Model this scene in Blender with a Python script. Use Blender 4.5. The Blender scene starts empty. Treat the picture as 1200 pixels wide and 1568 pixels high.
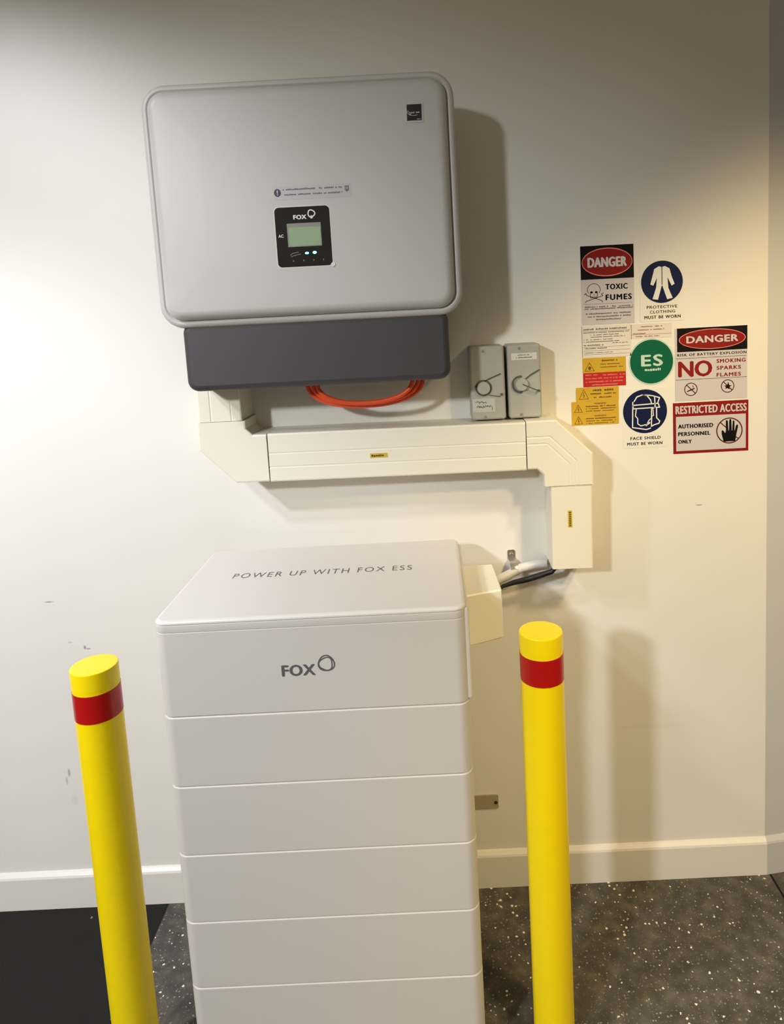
import bpy, math, random
from mathutils import Matrix, Vector
from mathutils.geometry import tessellate_polygon

random.seed(7)
S = bpy.context.scene
COL = S.collection

# ------------------------------------------------------------------ camera
cam_data = bpy.data.cameras.new('camera')
cam = bpy.data.objects.new('camera', cam_data)
COL.objects.link(cam)
S.camera = cam
PIT, ROL, YAW = 0.119481, -0.051965, -0.004404
cyw, syw = math.cos(YAW), math.sin(YAW)
fwd0, rt0, up0 = Vector((syw, cyw, 0)), Vector((cyw, -syw, 0)), Vector((0, 0, 1))
fw = fwd0 * math.cos(PIT) - up0 * math.sin(PIT)
u2 = up0 * math.cos(PIT) + fwd0 * math.sin(PIT)
rt = rt0 * math.cos(ROL) + u2 * math.sin(ROL)
up = u2 * math.cos(ROL) - rt0 * math.sin(ROL)
cam.matrix_world = Matrix(((rt.x, up.x, -fw.x, 0), (rt.y, up.y, -fw.y, -1.66432),
                           (rt.z, up.z, -fw.z, 1.50880), (0, 0, 0, 1)))
cam_data.sensor_fit = 'HORIZONTAL'
cam_data.sensor_width = 36.0
cam_data.lens = 1070.0 * 36.0 / 1200.0
cam_data.shift_x = (600 - 659.88) / 1200
cam_data.shift_y = (598.46 - 784) / 1200
cam_data.clip_start = 0.01

# ------------------------------------------------------------------ world, lamps, exposure
W = bpy.data.worlds.new('World')
S.world = W
W.use_nodes = True
W.node_tree.nodes['Background'].inputs[0].default_value = (1.0, 0.83, 0.62, 1)
W.node_tree.nodes['Background'].inputs[1].default_value = 0.23

S.view_settings.view_transform = 'Standard'
S.view_settings.look = 'None'
S.view_settings.gamma = 1
S.view_settings.use_curve_mapping = False
S.view_settings.exposure = 0.0


def spot(name, loc, aim, power, color, angle, blend, radius):
    L = bpy.data.lights.new(name, 'SPOT')
    L.energy = power
    L.color = color
    L.spot_size = math.radians(angle)
    L.spot_blend = blend
    L.shadow_soft_size = radius
    o = bpy.data.objects.new(name, L)
    COL.objects.link(o)
    o.location = loc
    d = Vector(aim) - Vector(loc)
    o.rotation_euler = d.to_track_quat('-Z', 'Y').to_euler()
    return o


spot('cool_ceiling_spotlight', (-1.9, -1.55, 2.62), (-0.95, 0.0, 0.1), 138, (0.92, 0.90, 1.0), 60, 0.6, 0.07)
spot('cool_ceiling_spotlight', (-1.5, -1.2, 2.62), (-1.0, 0.0, 0.9), 61, (0.92, 0.95, 1.0), 80, 0.6, 0.07)
spot('cool_ceiling_spotlight', (-2.0, -3.4, 2.62), (-0.35, 0.0, 0.45), 288, (0.97, 1.0, 0.99), 52, 0.8, 0.12)
spot('warm_ceiling_spotlight', (1.2, -1.3, 2.62), (0.9, 0.0, 0.6), 98, (1.0, 0.75, 0.36), 56, 0.6, 0.10)
spot('warm_ceiling_spotlight', (1.6, -2.2, 2.62), (0.6, 0.0, 0.4), 126, (1.0, 0.81, 0.47), 44, 0.6, 0.10)

# ------------------------------------------------------------------ materials


def mat(name, col, rough=0.5, metal=0.0, bump=0.0, scale=200.0, emit=0.0, mottle=0.0, coat=0.0, mscale=3.0, spec=0.5):
    m = bpy.data.materials.new(name)
    m.use_nodes = True
    nt = m.node_tree
    b = nt.nodes['Principled BSDF']
    b.inputs['Base Color'].default_value = (*col, 1)
    b.inputs['Roughness'].default_value = rough
    b.inputs['Metallic'].default_value = metal
    b.inputs['Coat Weight'].default_value = coat
    b.inputs['Specular IOR Level'].default_value = spec
    b.inputs['Coat Roughness'].default_value = 0.15
    tc = nt.nodes.new('ShaderNodeTexCoord')
    if emit:
        b.inputs['Emission Color'].default_value = (*col, 1)
        b.inputs['Emission Strength'].default_value = emit
    if bump:
        n = nt.nodes.new('ShaderNodeTexNoise')
        n.inputs['Scale'].default_value = scale
        n.inputs['Detail'].default_value = 3
        nt.links.new(tc.outputs['Object'], n.inputs['Vector'])
        bp = nt.nodes.new('ShaderNodeBump')
        bp.inputs['Strength'].default_value = bump
        bp.inputs['Distance'].default_value = 0.001
        nt.links.new(n.outputs['Fac'], bp.inputs['Height'])
        nt.links.new(bp.outputs['Normal'], b.inputs['Normal'])
    n2 = nt.nodes.new('ShaderNodeTexNoise')
    n2.inputs['Scale'].default_value = mscale
    n2.inputs['Detail'].default_value = 5
    nt.links.new(tc.outputs['Object'], n2.inputs['Vector'])
    mx = nt.nodes.new('ShaderNodeMix')
    mx.data_type = 'RGBA'
    k = 1 - (mottle or 0.03)
    mx.inputs[6].default_value = (*[c * k for c in col], 1)
    mx.inputs[7].default_value = (*col, 1)
    nt.links.new(n2.outputs['Fac'], mx.inputs[0])
    nt.links.new(mx.outputs[2], b.inputs['Base Color'])
    return m


def srgb(r, g, b):
    def f(c):
        c /= 255
        return c / 12.92 if c <= 0.04045 else ((c + 0.055) / 1.055) ** 2.4
    return (f(r), f(g), f(b))


M = {}
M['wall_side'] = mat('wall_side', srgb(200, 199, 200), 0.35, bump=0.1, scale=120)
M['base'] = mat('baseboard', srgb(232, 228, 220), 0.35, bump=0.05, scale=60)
M['case'] = mat('white_plastic', srgb(208, 203, 197), 0.42, bump=0.06, scale=400)
M['lid'] = mat('white_lid', srgb(222, 217, 210), 0.36, bump=0.04, scale=400)
M['cover'] = mat('inverter_cover', srgb(203, 201, 197), 0.42, bump=0.05, scale=300)
M['dark'] = mat('dark_grey_plastic', srgb(68, 65, 69), 0.5, bump=0.1, scale=300)
M['trunk'] = mat('cream_plastic', srgb(236, 231, 214), 0.4, bump=0.04, scale=80)
M['grey'] = mat('isolator_grey', srgb(178, 177, 168), 0.4, bump=0.08, scale=200)
M['greyd'] = mat('isolator_line', srgb(92, 88, 80), 0.5)
M['greym'] = mat('isolator_shade', srgb(140, 138, 130), 0.45)
M['yellow'] = mat('yellow_paint', srgb(255, 226, 4), 0.36, bump=0.15, scale=70, mottle=0.08, mscale=30)
M['red'] = mat('red_reflective', srgb(178, 20, 18), 0.28, bump=0.1, scale=900)
M['orange'] = mat('orange_cable', srgb(238, 84, 34), 0.4)
M['steel'] = mat('zinc', srgb(190, 188, 182), 0.28, metal=0.85, bump=0.1)
M['steel2'] = mat('dull_zinc', srgb(178, 166, 138), 0.5, metal=0.2, bump=0.1)
M['screw'] = mat('screw_dark', srgb(80, 66, 40), 0.4, metal=0.5)
M['black'] = mat('black', srgb(18, 17, 17), 0.5)
M['gblack'] = mat('gloss_black', srgb(30, 32, 34), 0.12, coat=0.6, mottle=0.6, mscale=35)
M['conduit'] = mat('grey_white_conduit', srgb(214, 212, 206), 0.4)
M['white'] = mat('print_white', srgb(232, 230, 226), 0.4)
M['paper'] = mat('sticker_white', srgb(204, 198, 200), 0.35)
M['ink'] = mat('print_black', srgb(12, 9, 10), 0.6, spec=0.15)
M['inkg'] = mat('print_grey', srgb(112, 106, 104), 0.5)
M['logo'] = mat('logo_grey', srgb(96, 94, 94), 0.4)
M['sred'] = mat('sign_red', srgb(136, 24, 24), 0.5, spec=0.2)
M['pink'] = mat('print_pink', srgb(226, 130, 120), 0.4)
M['navy'] = mat('sign_blue', srgb(14, 25, 66), 0.5, spec=0.2)
M['green'] = mat('sign_green', srgb(0, 94, 66), 0.5, spec=0.2)
M['mint'] = mat('sign_mint', srgb(190, 214, 200), 0.4)
M['syel'] = mat('sign_yellow', srgb(202, 164, 50), 0.5, spec=0.2)
M['lcd'] = mat('lcd_green', srgb(150, 172, 140), 0.25, emit=0.12, mottle=0.2, mscale=40)
M['led'] = mat('led_green', srgb(150, 255, 220), 0.3, emit=2.5)
M['ledb'] = mat('led_blue', srgb(140, 230, 255), 0.3, emit=1.6)


def wall_material():
    m = bpy.data.materials.new('painted_wall')
    m.use_nodes = True
    nt = m.node_tree
    N, L = nt.nodes, nt.links
    b = N['Principled BSDF']
    b.inputs['Roughness'].default_value = 0.45
    tc = N.new('ShaderNodeTexCoord')
    n = N.new('ShaderNodeTexNoise')
    n.inputs['Scale'].default_value = 90
    n.inputs['Detail'].default_value = 4
    L.new(tc.outputs['Object'], n.inputs['Vector'])
    bp = N.new('ShaderNodeBump')
    bp.inputs['Strength'].default_value = 0.18
    bp.inputs['Distance'].default_value = 0.001
    L.new(n.outputs['Fac'], bp.inputs['Height'])
    L.new(bp.outputs['Normal'], b.inputs['Normal'])
    sep = N.new('ShaderNodeSeparateXYZ')
    L.new(tc.outputs['Object'], sep.inputs[0])

    def math_(op, a, c=None):
        q = N.new('ShaderNodeMath')
        q.operation = op
        for i, s in enumerate((a, c)):
            if s is None:
                continue
            if isinstance(s, (int, float)):
                q.inputs[i].default_value = s
            else:
                L.new(s, q.inputs[i])
        return q.outputs[0]
    n3 = N.new('ShaderNodeTexNoise')
    n3.inputs['Scale'].default_value = 160
    n3.inputs['Detail'].default_value = 2
    L.new(tc.outputs['Object'], n3.inputs['Vector'])
    total = None
    # scuffs: x, z, half length, half height, strength
    for (x, z, rx, rz, k) in ((-0.983, 0.830, 0.013, 0.0022, 0.55), (-0.9075, 0.707, 0.0035, 0.006, 0.75),
                              (-0.9000, 0.703, 0.008, 0.0025, 0.5), (-0.943, 0.722, 0.007, 0.002, 0.35),
                              (-0.985, 0.372, 0.004, 0.013, 0.45), (-0.993, 0.350, 0.003, 0.012, 0.35),
                              (-0.978, 0.295, 0.009, 0.016, 0.10), (0.633, 0.994, 0.009, 0.0022, 0.55),
                              (0.185, 0.828, 0.006, 0.0018, 0.5), (0.120, 0.765, 0.006, 0.003, 0.3),
                              (0.50, 0.42, 0.10, 0.006, 0.05)):
        dx = math_('DIVIDE', math_('SUBTRACT', sep.outputs[0], x), rx)
        dz = math_('DIVIDE', math_('SUBTRACT', sep.outputs[2], z), rz)
        r = math_('ADD', math_('MULTIPLY', dx, dx), math_('MULTIPLY', dz, dz))
        v = math_('MAXIMUM', math_('SUBTRACT', 1.0, r), 0.0)
        v = math_('MULTIPLY', math_('POWER', v, 0.5), k)
        total = v if total is None else math_('MAXIMUM', total, v)
    total = math_('MULTIPLY', total, math_('MULTIPLY', n3.outputs['Fac'], 1.8))
    n2 = N.new('ShaderNodeTexNoise')
    n2.inputs['Scale'].default_value = 2.5
    n2.inputs['Detail'].default_value = 6
    L.new(tc.outputs['Object'], n2.inputs['Vector'])
    m1 = N.new('ShaderNodeMix')
    m1.data_type = 'RGBA'
    m1.inputs[6].default_value = (*srgb(226, 222, 214), 1)
    m1.inputs[7].default_value = (*srgb(236, 233, 226), 1)
    L.new(n2.outputs['Fac'], m1.inputs[0])
    m2 = N.new('ShaderNodeMix')
    m2.data_type = 'RGBA'
    m2.clamp_factor = True
    m2.inputs[7].default_value = (*srgb(70, 66, 60), 1)
    L.new(total, m2.inputs[0])
    L.new(m1.outputs[2], m2.inputs[6])
    L.new(m2.outputs[2], b.inputs['Base Color'])
    return m


def floor_material():
    m = bpy.data.materials.new('speckled_vinyl_floor')
    m.use_nodes = True
    nt = m.node_tree
    N, L = nt.nodes, nt.links
    b = N['Principled BSDF']
    tc = N.new('ShaderNodeTexCoord')
    sep = N.new('ShaderNodeSeparateXYZ')
    L.new(tc.outputs['Object'], sep.inputs[0])

    def mth(op, a, c=None):
        q = N.new('ShaderNodeMath')
        q.operation = op
        for i, s in enumerate((a, c)):
            if s is None:
                continue
            if isinstance(s, (int, float)):
                q.inputs[i].default_value = s
            else:
                L.new(s, q.inputs[i])
        return q.outputs[0]

    def mix(fac, a, c):
        q = N.new('ShaderNodeMix')
        q.data_type = 'RGBA'
        q.clamp_factor = True
        if isinstance(fac, (int, float)):
            q.inputs[0].default_value = fac
        else:
            L.new(fac, q.inputs[0])
        for i, s in ((6, a), (7, c)):
            if isinstance(s, tuple):
                q.inputs[i].default_value = (*s, 1)
            else:
                L.new(s, q.inputs[i])
        return q.outputs[2]

    def noise(sc, det=4):
        q = N.new('ShaderNodeTexNoise')
        q.inputs['Scale'].default_value = sc
        q.inputs['Detail'].default_value = det
        L.new(tc.outputs['Object'], q.inputs['Vector'])
        return q.outputs['Fac']

    def flecks(sc, size, keep):
        # warped cells, only some of which carry a fleck
        w = N.new('ShaderNodeTexNoise')
        w.inputs['Scale'].default_value = sc * 1.6
        L.new(tc.outputs['Object'], w.inputs['Vector'])
        add = N.new('ShaderNodeVectorMath')
        add.operation = 'MULTIPLY_ADD'
        L.new(w.outputs['Color'], add.inputs[0])
        add.inputs[1].default_value = (0.6 / sc,) * 3
        L.new(tc.outputs['Object'], add.inputs[2])
        v = N.new('ShaderNodeTexVoronoi')
        v.inputs['Scale'].default_value = sc
        L.new(add.outputs[0], v.inputs['Vector'])
        s2 = N.new('ShaderNodeSeparateColor')
        L.new(v.outputs['Color'], s2.inputs[0])
        k = mth('GREATER_THAN', s2.outputs[0], keep)
        rad = mth('MULTIPLY', s2.outputs[1], size)
        f = mth('LESS_THAN', v.outputs['Distance'], rad)
        return mth('MULTIPLY', k, f)
    base = mix(noise(9, 6), srgb(56, 54, 53), srgb(80, 78, 75))
    base = mix(mth('MULTIPLY', noise(60, 5), 0.5), base, srgb(54, 51, 48))
    base = mix(mth('MULTIPLY', mth('POWER', noise(26, 6), 3.0), 1.6), base, srgb(128, 120, 106))
    c = mix(mth('MULTIPLY', flecks(260, 0.36, 0.45), 0.35), base, srgb(168, 160, 144))
    c = mix(mth('MULTIPLY', mth('MULTIPLY', flecks(140, 0.36, 0.60), noise(14, 3)), 0.8), c, srgb(190, 182, 166))
    c = mix(mth('MULTIPLY', flecks(105, 0.34, 0.84), 0.95), c, srgb(236, 230, 216))
    # separate darker sheet on the left of the welded seam
    drk = mix(noise(12, 6), srgb(18, 18, 18), srgb(30, 29, 29))
    drk = mix(mth('MULTIPLY', flecks(34, 0.16, 0.82), 0.6), drk, srgb(150, 146, 140))
    left = mth('LESS_THAN', sep.outputs[0], -0.762)
    c = mix(left, c, drk)
    right = mth('GREATER_THAN', sep.outputs[0], 0.808)
    c = mix(mth('MULTIPLY', right, 0.25), c, srgb(60, 58, 56))
    for sx in (-0.762, 0.808):
        d = mth('ABSOLUTE', mth('SUBTRACT', sep.outputs[0], sx))
        c = mix(mth('LESS_THAN', d, 0.003), c, srgb(20, 19, 19))
    L.new(c, b.inputs['Base Color'])
    b.inputs['Roughness'].default_value = 0.62
    b.inputs['Specular IOR Level'].default_value = 0.25
    bp = N.new('ShaderNodeBump')
    bp.inputs['Strength'].default_value = 0.35
    bp.inputs['Distance'].default_value = 0.001
    L.new(noise(220, 3), bp.inputs['Height'])
    L.new(bp.outputs['Normal'], b.inputs['Normal'])
    return m


M['wall'] = wall_material()
M['floor'] = floor_material()

# ------------------------------------------------------------------ mesh helpers


class MB:
    """collects shapes in world coordinates, then links them as one mesh object"""

    def __init__(s):
        s.v, s.f, s.sm = [], [], []

    def add(s, vs, fs, smooth=False):
        n = len(s.v)
        s.v += [tuple(v) for v in vs]
        s.f += [tuple(i + n for i in f) for f in fs]
        s.sm += [smooth] * len(fs)
        return s

    def box(s, x0, x1, y0, y1, z0, z1):
        vs = [(x, y, z) for x in (x0, x1) for y in (y0, y1) for z in (z0, z1)]
        return s.add(vs, [(0, 1, 3, 2), (4, 6, 7, 5), (0, 4, 5, 1), (2, 3, 7, 6), (0, 2, 6, 4), (1, 5, 7, 3)])

    def loft(s, rings, cap0=True, cap1=True, smooth=True, flip=False):
        n = len(rings[0])
        vs = [p for r in rings for p in r]
        fs, sm = [], []
        for k in range(len(rings) - 1):
            for i in range(n):
                j = (i + 1) % n
                q = (k * n + i, k * n + j, (k + 1) * n + j, (k + 1) * n + i)
                fs.append(q if not flip else q[::-1])
        s.add(vs, fs, smooth)
        base = len(s.v) - len(vs)
        if cap0:
            q = tuple(base + i for i in range(n))
            s.f.append(q[::-1] if not flip else q)
            s.sm.append(False)
        if cap1:
            q = tuple(base + (len(rings) - 1) * n + i for i in range(n))
            s.f.append(q if not flip else q[::-1])
            s.sm.append(False)
        return s

    def plate(s, poly, y, th=0.0004):
        """poly = [(x, z)] drawn on a wall-parallel plane, front face at y - th"""
        area = sum(poly[i][0] * poly[(i + 1) % len(poly)][1] - poly[(i + 1) % len(poly)][0] * poly[i][1]
                   for i in range(len(poly)))
        if area < 0:
            poly = poly[::-1]
        n = len(poly)
        vs = [(p[0], y - th, p[1]) for p in poly] + [(p[0], y, p[1]) for p in poly]
        tri = tessellate_polygon([[Vector((p[0], p[1], 0)) for p in poly]])
        fs = []
        for t in tri:
            a, b_, c = [poly[i] for i in t]
            ar = (b_[0] - a[0]) * (c[1] - a[1]) - (c[0] - a[0]) * (b_[1] - a[1])
            t = tuple(t) if ar > 0 else tuple(t[::-1])
            fs.append(t)
            fs.append(tuple(i + n for i in t[::-1]))
        fs += [((i + 1) % n, i, i + n, (i + 1) % n + n) for i in range(n)]
        return s.add(vs, fs)

    def stroke(s, pts, w, y, th=0.0003, closed=False):
        """thin line drawn on the wall plane, mitred at its corners"""
        P = [Vector(p) for p in pts]
        P = [p for k, p in enumerate(P) if k == 0 or (p - P[k - 1]).length > 1e-6]
        if closed and (P[0] - P[-1]).length < 1e-6:
            P.pop()
        n = len(P)
        L, Rr = [], []
        for k in range(n):
            a = P[k - 1] if (k or closed) else None
            c = P[(k + 1) % n] if (k < n - 1 or closed) else None
            d0 = (P[k] - a).normalized() if a is not None else (c - P[k]).normalized()
            d1 = (c - P[k]).normalized() if c is not None else d0
            n0, n1 = Vector((-d0.y, d0.x)), Vector((-d1.y, d1.x))
            m_ = n0 + n1
            m_ = m_.normalized() if m_.length > 1e-3 else n0
            q = min(1 / max(m_.dot(n0), 0.35), 2.0) * w / 2
            L.append(P[k] + m_ * q)
            Rr.append(P[k] - m_ * q)
        vs = []
        for k in range(n):
            vs += [(L[k].x, y - th, L[k].y), (Rr[k].x, y - th, Rr[k].y), (Rr[k].x, y, Rr[k].y), (L[k].x, y, L[k].y)]
        fs = []
        for k in range(n if closed else n - 1):
            b0, b1 = 4 * k, 4 * ((k + 1) % n)
            for e in range(4):
                fs.append((b0 + e, b0 + (e + 1) % 4, b1 + (e + 1) % 4, b1 + e))
        if not closed:
            fs += [(3, 2, 1, 0), tuple(4 * (n - 1) + e for e in range(4))]
        return s.add(vs, fs)

    def tube(s, pts, r, n=14, caps=True):
        pts = [Vector(p) for p in pts]
        rings = []
        t0 = (pts[1] - pts[0]).normalized()
        ref = Vector((0, 0, 1)) if abs(t0.z) < 0.9 else Vector((1, 0, 0))
        nrm = (ref - t0 * ref.dot(t0)).normalized()
        for i, p in enumerate(pts):
            t = (pts[min(i + 1, len(pts) - 1)] - pts[max(i - 1, 0)]).normalized()
            nrm = (nrm - t * nrm.dot(t)).normalized()
            bi = t.cross(nrm)
            rr = r[i] if isinstance(r, (list, tuple)) else r
            rings.append([tuple(p + (nrm * math.cos(2 * math.pi * k / n) + bi * math.sin(2 * math.pi * k / n)) * rr)
                          for k in range(n)])
        return s.loft(rings, caps, caps)

    def build(s, name, m, parent=None, origin=None, bevel=0.0, weighted=True):
        me = bpy.data.meshes.new(name)
        if parent is not None:
            o0 = world_origin(parent)
        else:
            if origin is None:
                xs, ys, zs = zip(*s.v)
                origin = ((min(xs) + max(xs)) / 2, (min(ys) + max(ys)) / 2, min(zs))
            o0 = Vector(origin)
        me.from_pydata([tuple(Vector(v) - o0) for v in s.v], [], s.f)
        me.polygons.foreach_set('use_smooth', s.sm)
        me.materials.append(m)
        me.update()
        o = bpy.data.objects.new(name, me)
        COL.objects.link(o)
        if parent is not None:
            o.parent = parent
        else:
            o.location = o0
        if any(s.sm) and weighted:
            wn = o.modifiers.new('weighted_normal', 'WEIGHTED_NORMAL')
            wn.keep_sharp = True
            wn.weight = 90
        if bevel:
            bv = o.modifiers.new('bevel', 'BEVEL')
            bv.width = bevel
            bv.segments = 3
            bv.limit_method = 'ANGLE'
            bv.angle_limit = math.radians(40)
        return o


def world_origin(o):
    p = Vector((0, 0, 0))
    while o is not None:
        p += o.location
        o = o.parent
    return p


def tag(o, label, cat, group=None):
    o['label'] = label
    o['category'] = cat
    if group:
        o['group'] = group
    return o


def thing(name, label, cat, loc, group=None):
    o = bpy.data.objects.new(name, None)
    o.empty_display_size = 0.05
    COL.objects.link(o)
    o.location = loc
    return tag(o, label, cat, group)


def structure(o):
    o['kind'] = 'structure'
    return o


def rrect(x0, x1, z0, z1, r, n=8):
    """rounded rectangle, counter-clockwise"""
    pts = []
    r = max(r, 1e-5)
    for cx, cz, a0 in ((x1 - r, z1 - r, 0), (x0 + r, z1 - r, 90), (x0 + r, z0 + r, 180), (x1 - r, z0 + r, 270)):
        for k in range(n + 1):
            a = math.radians(a0 + 90 * k / n)
            pts.append((cx + r * math.cos(a), cz + r * math.sin(a)))
    return pts


def ellipse(cx, cz, rx, rz, n=48):
    return [(cx + rx * math.cos(2 * math.pi * k / n), cz + rz * math.sin(2 * math.pi * k / n)) for k in range(n)]


def face_loft(mb, x0, x1, z0, z1, r, prof, cap0=True, cap1=True, n=8):
    """prof = [(inset, y)] from back to front (towards -Y)"""
    rings = []
    for ins, y in prof:
        rings.append([(p[0], y, p[1]) for p in rrect(x0 + ins, x1 - ins, z0 + ins, z1 - ins, max(r - ins, 0.002), n)])
    return mb.loft(rings, cap0, cap1)


def plan_loft(mb, x0, x1, y0, y1, r, prof, cap0=True, cap1=True, n=8):
    """prof = [(inset, z)] going up"""
    rings = []
    for ins, z in prof:
        rings.append([(p[0], p[1], z) for p in rrect(x0 + ins, x1 - ins, y0 + ins, y1 - ins, max(r - ins, 0.002), n)])
    return mb.loft(rings, cap0, cap1)


def text_mb(mb, s, x0, x1, z0, z1, y, bold=0.0, flat=False, th=0.0003, spacing=1.0):
    """lettering fitted to a box on the wall plane (or lying flat: z0,z1 = y range, y = height)"""
    cu = bpy.data.curves.new('lettering_curve', 'FONT')
    cu.body = s
    cu.space_character = spacing
    cu.resolution_u = 3
    tmp = bpy.data.objects.new('lettering_curve', cu)
    COL.objects.link(tmp)
    dg = bpy.context.evaluated_depsgraph_get()
    me = bpy.data.meshes.new_from_object(tmp.evaluated_get(dg))
    vs = [v.co.copy() for v in me.vertices]
    fs = [tuple(p.vertices) for p in me.polygons]
    bpy.data.objects.remove(tmp)
    bpy.data.curves.remove(cu)
    bpy.data.meshes.remove(me)
    ax, bx = min(v.x for v in vs), max(v.x for v in vs)
    ay, by = min(v.y for v in vs), max(v.y for v in vs)
    # heavier strokes: the outline is laid down again slightly to either side
    d = bold * (z1 - z0) * 1.1
    copies = [(0, 0)] if d == 0 else [(-1, 0), (1, 0), (0, 0.5), (0, -0.5)]
    for n, (cx_, cz_) in enumerate(copies):
        out = []
        e = th + n * 0.00001
        for v in vs:
            X = x0 + d + (v.x - ax) / (bx - ax) * (x1 - x0 - 2 * d) + cx_ * d
            Z = z0 + d / 2 + (v.y - ay) / (by - ay) * (z1 - z0 - d) + cz_ * d
            out.append((X, Z, y + e) if flat else (X, y - e, Z))
        mb.add(out, fs)
    return mb


def dashes(mb, x0, x1, z, h, y, seed=1, th=0.0003):
    """a line of print too small to read: short worn strokes of word length"""
    rnd = random.Random(seed)
    x = x0
    while x < x1:
        w = h * rnd.uniform(0.5, 1.1)
        if rnd.random() > 0.14:
            zz = z + h * rnd.uniform(-0.08, 0.08)
            hh = h * rnd.uniform(0.7, 1.0)
            mb.plate([(x, zz), (min(x + w, x1), zz), (min(x + w, x1), zz + hh), (x, zz + hh)], y, th)
        x += w + h * 0.22
    return mb


def ring_polys(mb, cx, cz, r, w, y, th=0.0003, n=40, wob=0.0, ph=0.0, sq=1.0):
    pts = []
    for k in range(n):
        a = 2 * math.pi * k / n
        rr = r * (1 + wob * math.cos(3 * (a - ph)))
        pts.append((cx + rr * math.cos(a), cz + rr * sq * math.sin(a)))
    mb.stroke(pts, w, y, th, closed=True)
    return mb


# ------------------------------------------------------------------ structure
WX = 0.7986
mb = MB()
mb.box(-2.6, WX, 0.0, 0.12, 0.0, 2.8)
structure(mb.build('wall_back', M['wall'], origin=(0, 0, 0)))

K = 0.13
mb = MB()
L_ = 1.5
a = [(WX, 0.0), (WX + L_, K * L_), (WX + L_, K * L_ + 0.12), (WX, 0.12)]
mb.loft([[(p[0], p[1], z) for p in a] for z in (0.0, 2.8)], smooth=False)
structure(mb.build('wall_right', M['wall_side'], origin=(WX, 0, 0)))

mb = MB()
mb.box(-2.6, 2.4, -4.2, 0.3, -0.1, 0.0)
structure(mb.build('floor', M['floor'], origin=(0, 0, 0)))

mb = MB()
mb.box(-2.6, 2.4, -2.2, 0.3, 2.8, 2.9)
structure(mb.build('ceiling', M['base'], origin=(0, 0, 2.8)))

# baseboard with a sloping top edge
prof = [(0.0, 0.0), (-0.012, 0.0), (-0.012, 0.086), (-0.010, 0.091), (-0.004, 0.098), (0.0, 0.1)]
mb = MB()
mb.loft([[(-2.6, p[0], p[1]) for p in prof], [(WX + 0.0008, p[0], p[1]) for p in prof]], smooth=False)
structure(mb.build('baseboard_back', M['base'], origin=(0, 0, 0)))
mb = MB()
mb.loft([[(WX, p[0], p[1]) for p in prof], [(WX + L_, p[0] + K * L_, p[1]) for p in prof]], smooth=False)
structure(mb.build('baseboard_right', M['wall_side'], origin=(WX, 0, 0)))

# ------------------------------------------------------------------ battery stack
SX0, SX1, SYF, SYB = -0.5330, 0.0370, -0.4580, -0.0802
st = thing('battery_stack', 'tall off-white battery tower of stacked modules standing on floor against wall',
           'battery', ((SX0 + SX1) / 2, (SYF + SYB) / 2, 0.0))
R_ = 0.022
levels = [0.0830, 0.2234, 0.3640, 0.5045, 0.6446, 0.7834]
mb = MB()
plan_loft(mb, SX0, SX1, SYF, SYB, R_, [(0.006, 0.0), (0.002, 0.004), (0.002, 0.078), (0.004, 0.0815)])
mb.build('base', M['case'], st)
for i in range(5):
    z0, z1 = levels[i], levels[i + 1]
    mb = MB()
    plan_loft(mb, SX0, SX1, SYF, SYB, R_, [(0.0035, z0 - 0.0012), (0.0012, z0 + 0.0004), (0.0004, z0 + 0.0015), (0.0002, z1 - 0.0045),
                                          (0.0012, z1 - 0.0025), (0.0035, z1 - 0.0014)])
    mb.build('battery_module', M['case'], st)
mb = MB()
plan_loft(mb, SX0, SX1, SYF, SYB, R_, [(0.0035, 0.7822), (0.0012, 0.7838), (0.0004, 0.785), (0.0, 0.9440), (0.0014, 0.9450),
                                      (0.0014, 0.9462), (0.0002, 0.9470), (0.0, 0.9585), (0.0010, 0.9598)], cap1=True)
hd = mb.build('head_unit', M['case'], st)
mb = MB()
plan_loft(mb, SX0 + 0.0002, SX1 - 0.0002, SYF + 0.0002, SYB - 0.0002, R_,
          [(0.0015, 0.9598), (0.0, 0.9606), (0.0, 0.9645), (0.0022, 0.9668), (0.0050, 0.9676), (0.0065, 0.9682)])
mb.build('lid', M['lid'], st)
mb = MB()
text_mb(mb, 'POWER UP WITH FOX ESS', -0.4412, -0.0655, -0.2640, -0.2375, 0.9682, flat=True, spacing=1.25)
mb.build('lid_lettering', M['logo'], st)['label'] = 'grey lettering POWER UP WITH FOX ESS on the lid'
mb = MB()
text_mb(mb, 'FOX', -0.3045, -0.2425, 0.8525, 0.8745, SYF, bold=0.05, spacing=1.08)
ring_polys(mb, -0.2220, 0.8742, 0.0146, 0.0024, SYF, wob=0.05, ph=math.radians(-30))
ring_polys(mb, -0.2228, 0.8732, 0.0122, 0.0022, SYF, th=0.00025, wob=0.09, ph=math.radians(-60))
mb.build('front_logo', M['logo'], st)['label'] = 'grey logo FOX with a ring'
# side strip of the head unit and the cable box on it
mb = MB()
plan_loft(mb, SX1 - 0.012, SX1 + 0.0055, -0.446, -0.095, 0.005, [(0.001, 0.786), (0, 0.788), (0, 0.955), (0.003, 0.960)])
mb.build('side_panel', M['lid'], st)
mb = MB()


def cable_box_ring(ins, z, dz=0.0):
    x0, x1 = SX1 + 0.004, 0.1185 - ins
    return [(x0, -0.298 + ins, z), (x1 - 0.002, -0.277 + ins, z + dz), (x1, -0.272 + ins, z + dz),
            (x1 - 0.006, -0.132 - ins, z + dz), (x0, -0.132 - ins, z)]


mb.loft([cable_box_ring(0.001, 0.8105, 0.005), cable_box_ring(0.0, 0.8125, 0.005), cable_box_ring(0.0, 0.917, 0.001),
         cable_box_ring(0.0022, 0.920, 0.001)], smooth=False)
mb.build('cable_cover', M['trunk'], st)['label'] = 'cream cable cover box on the side of the top unit'

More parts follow.
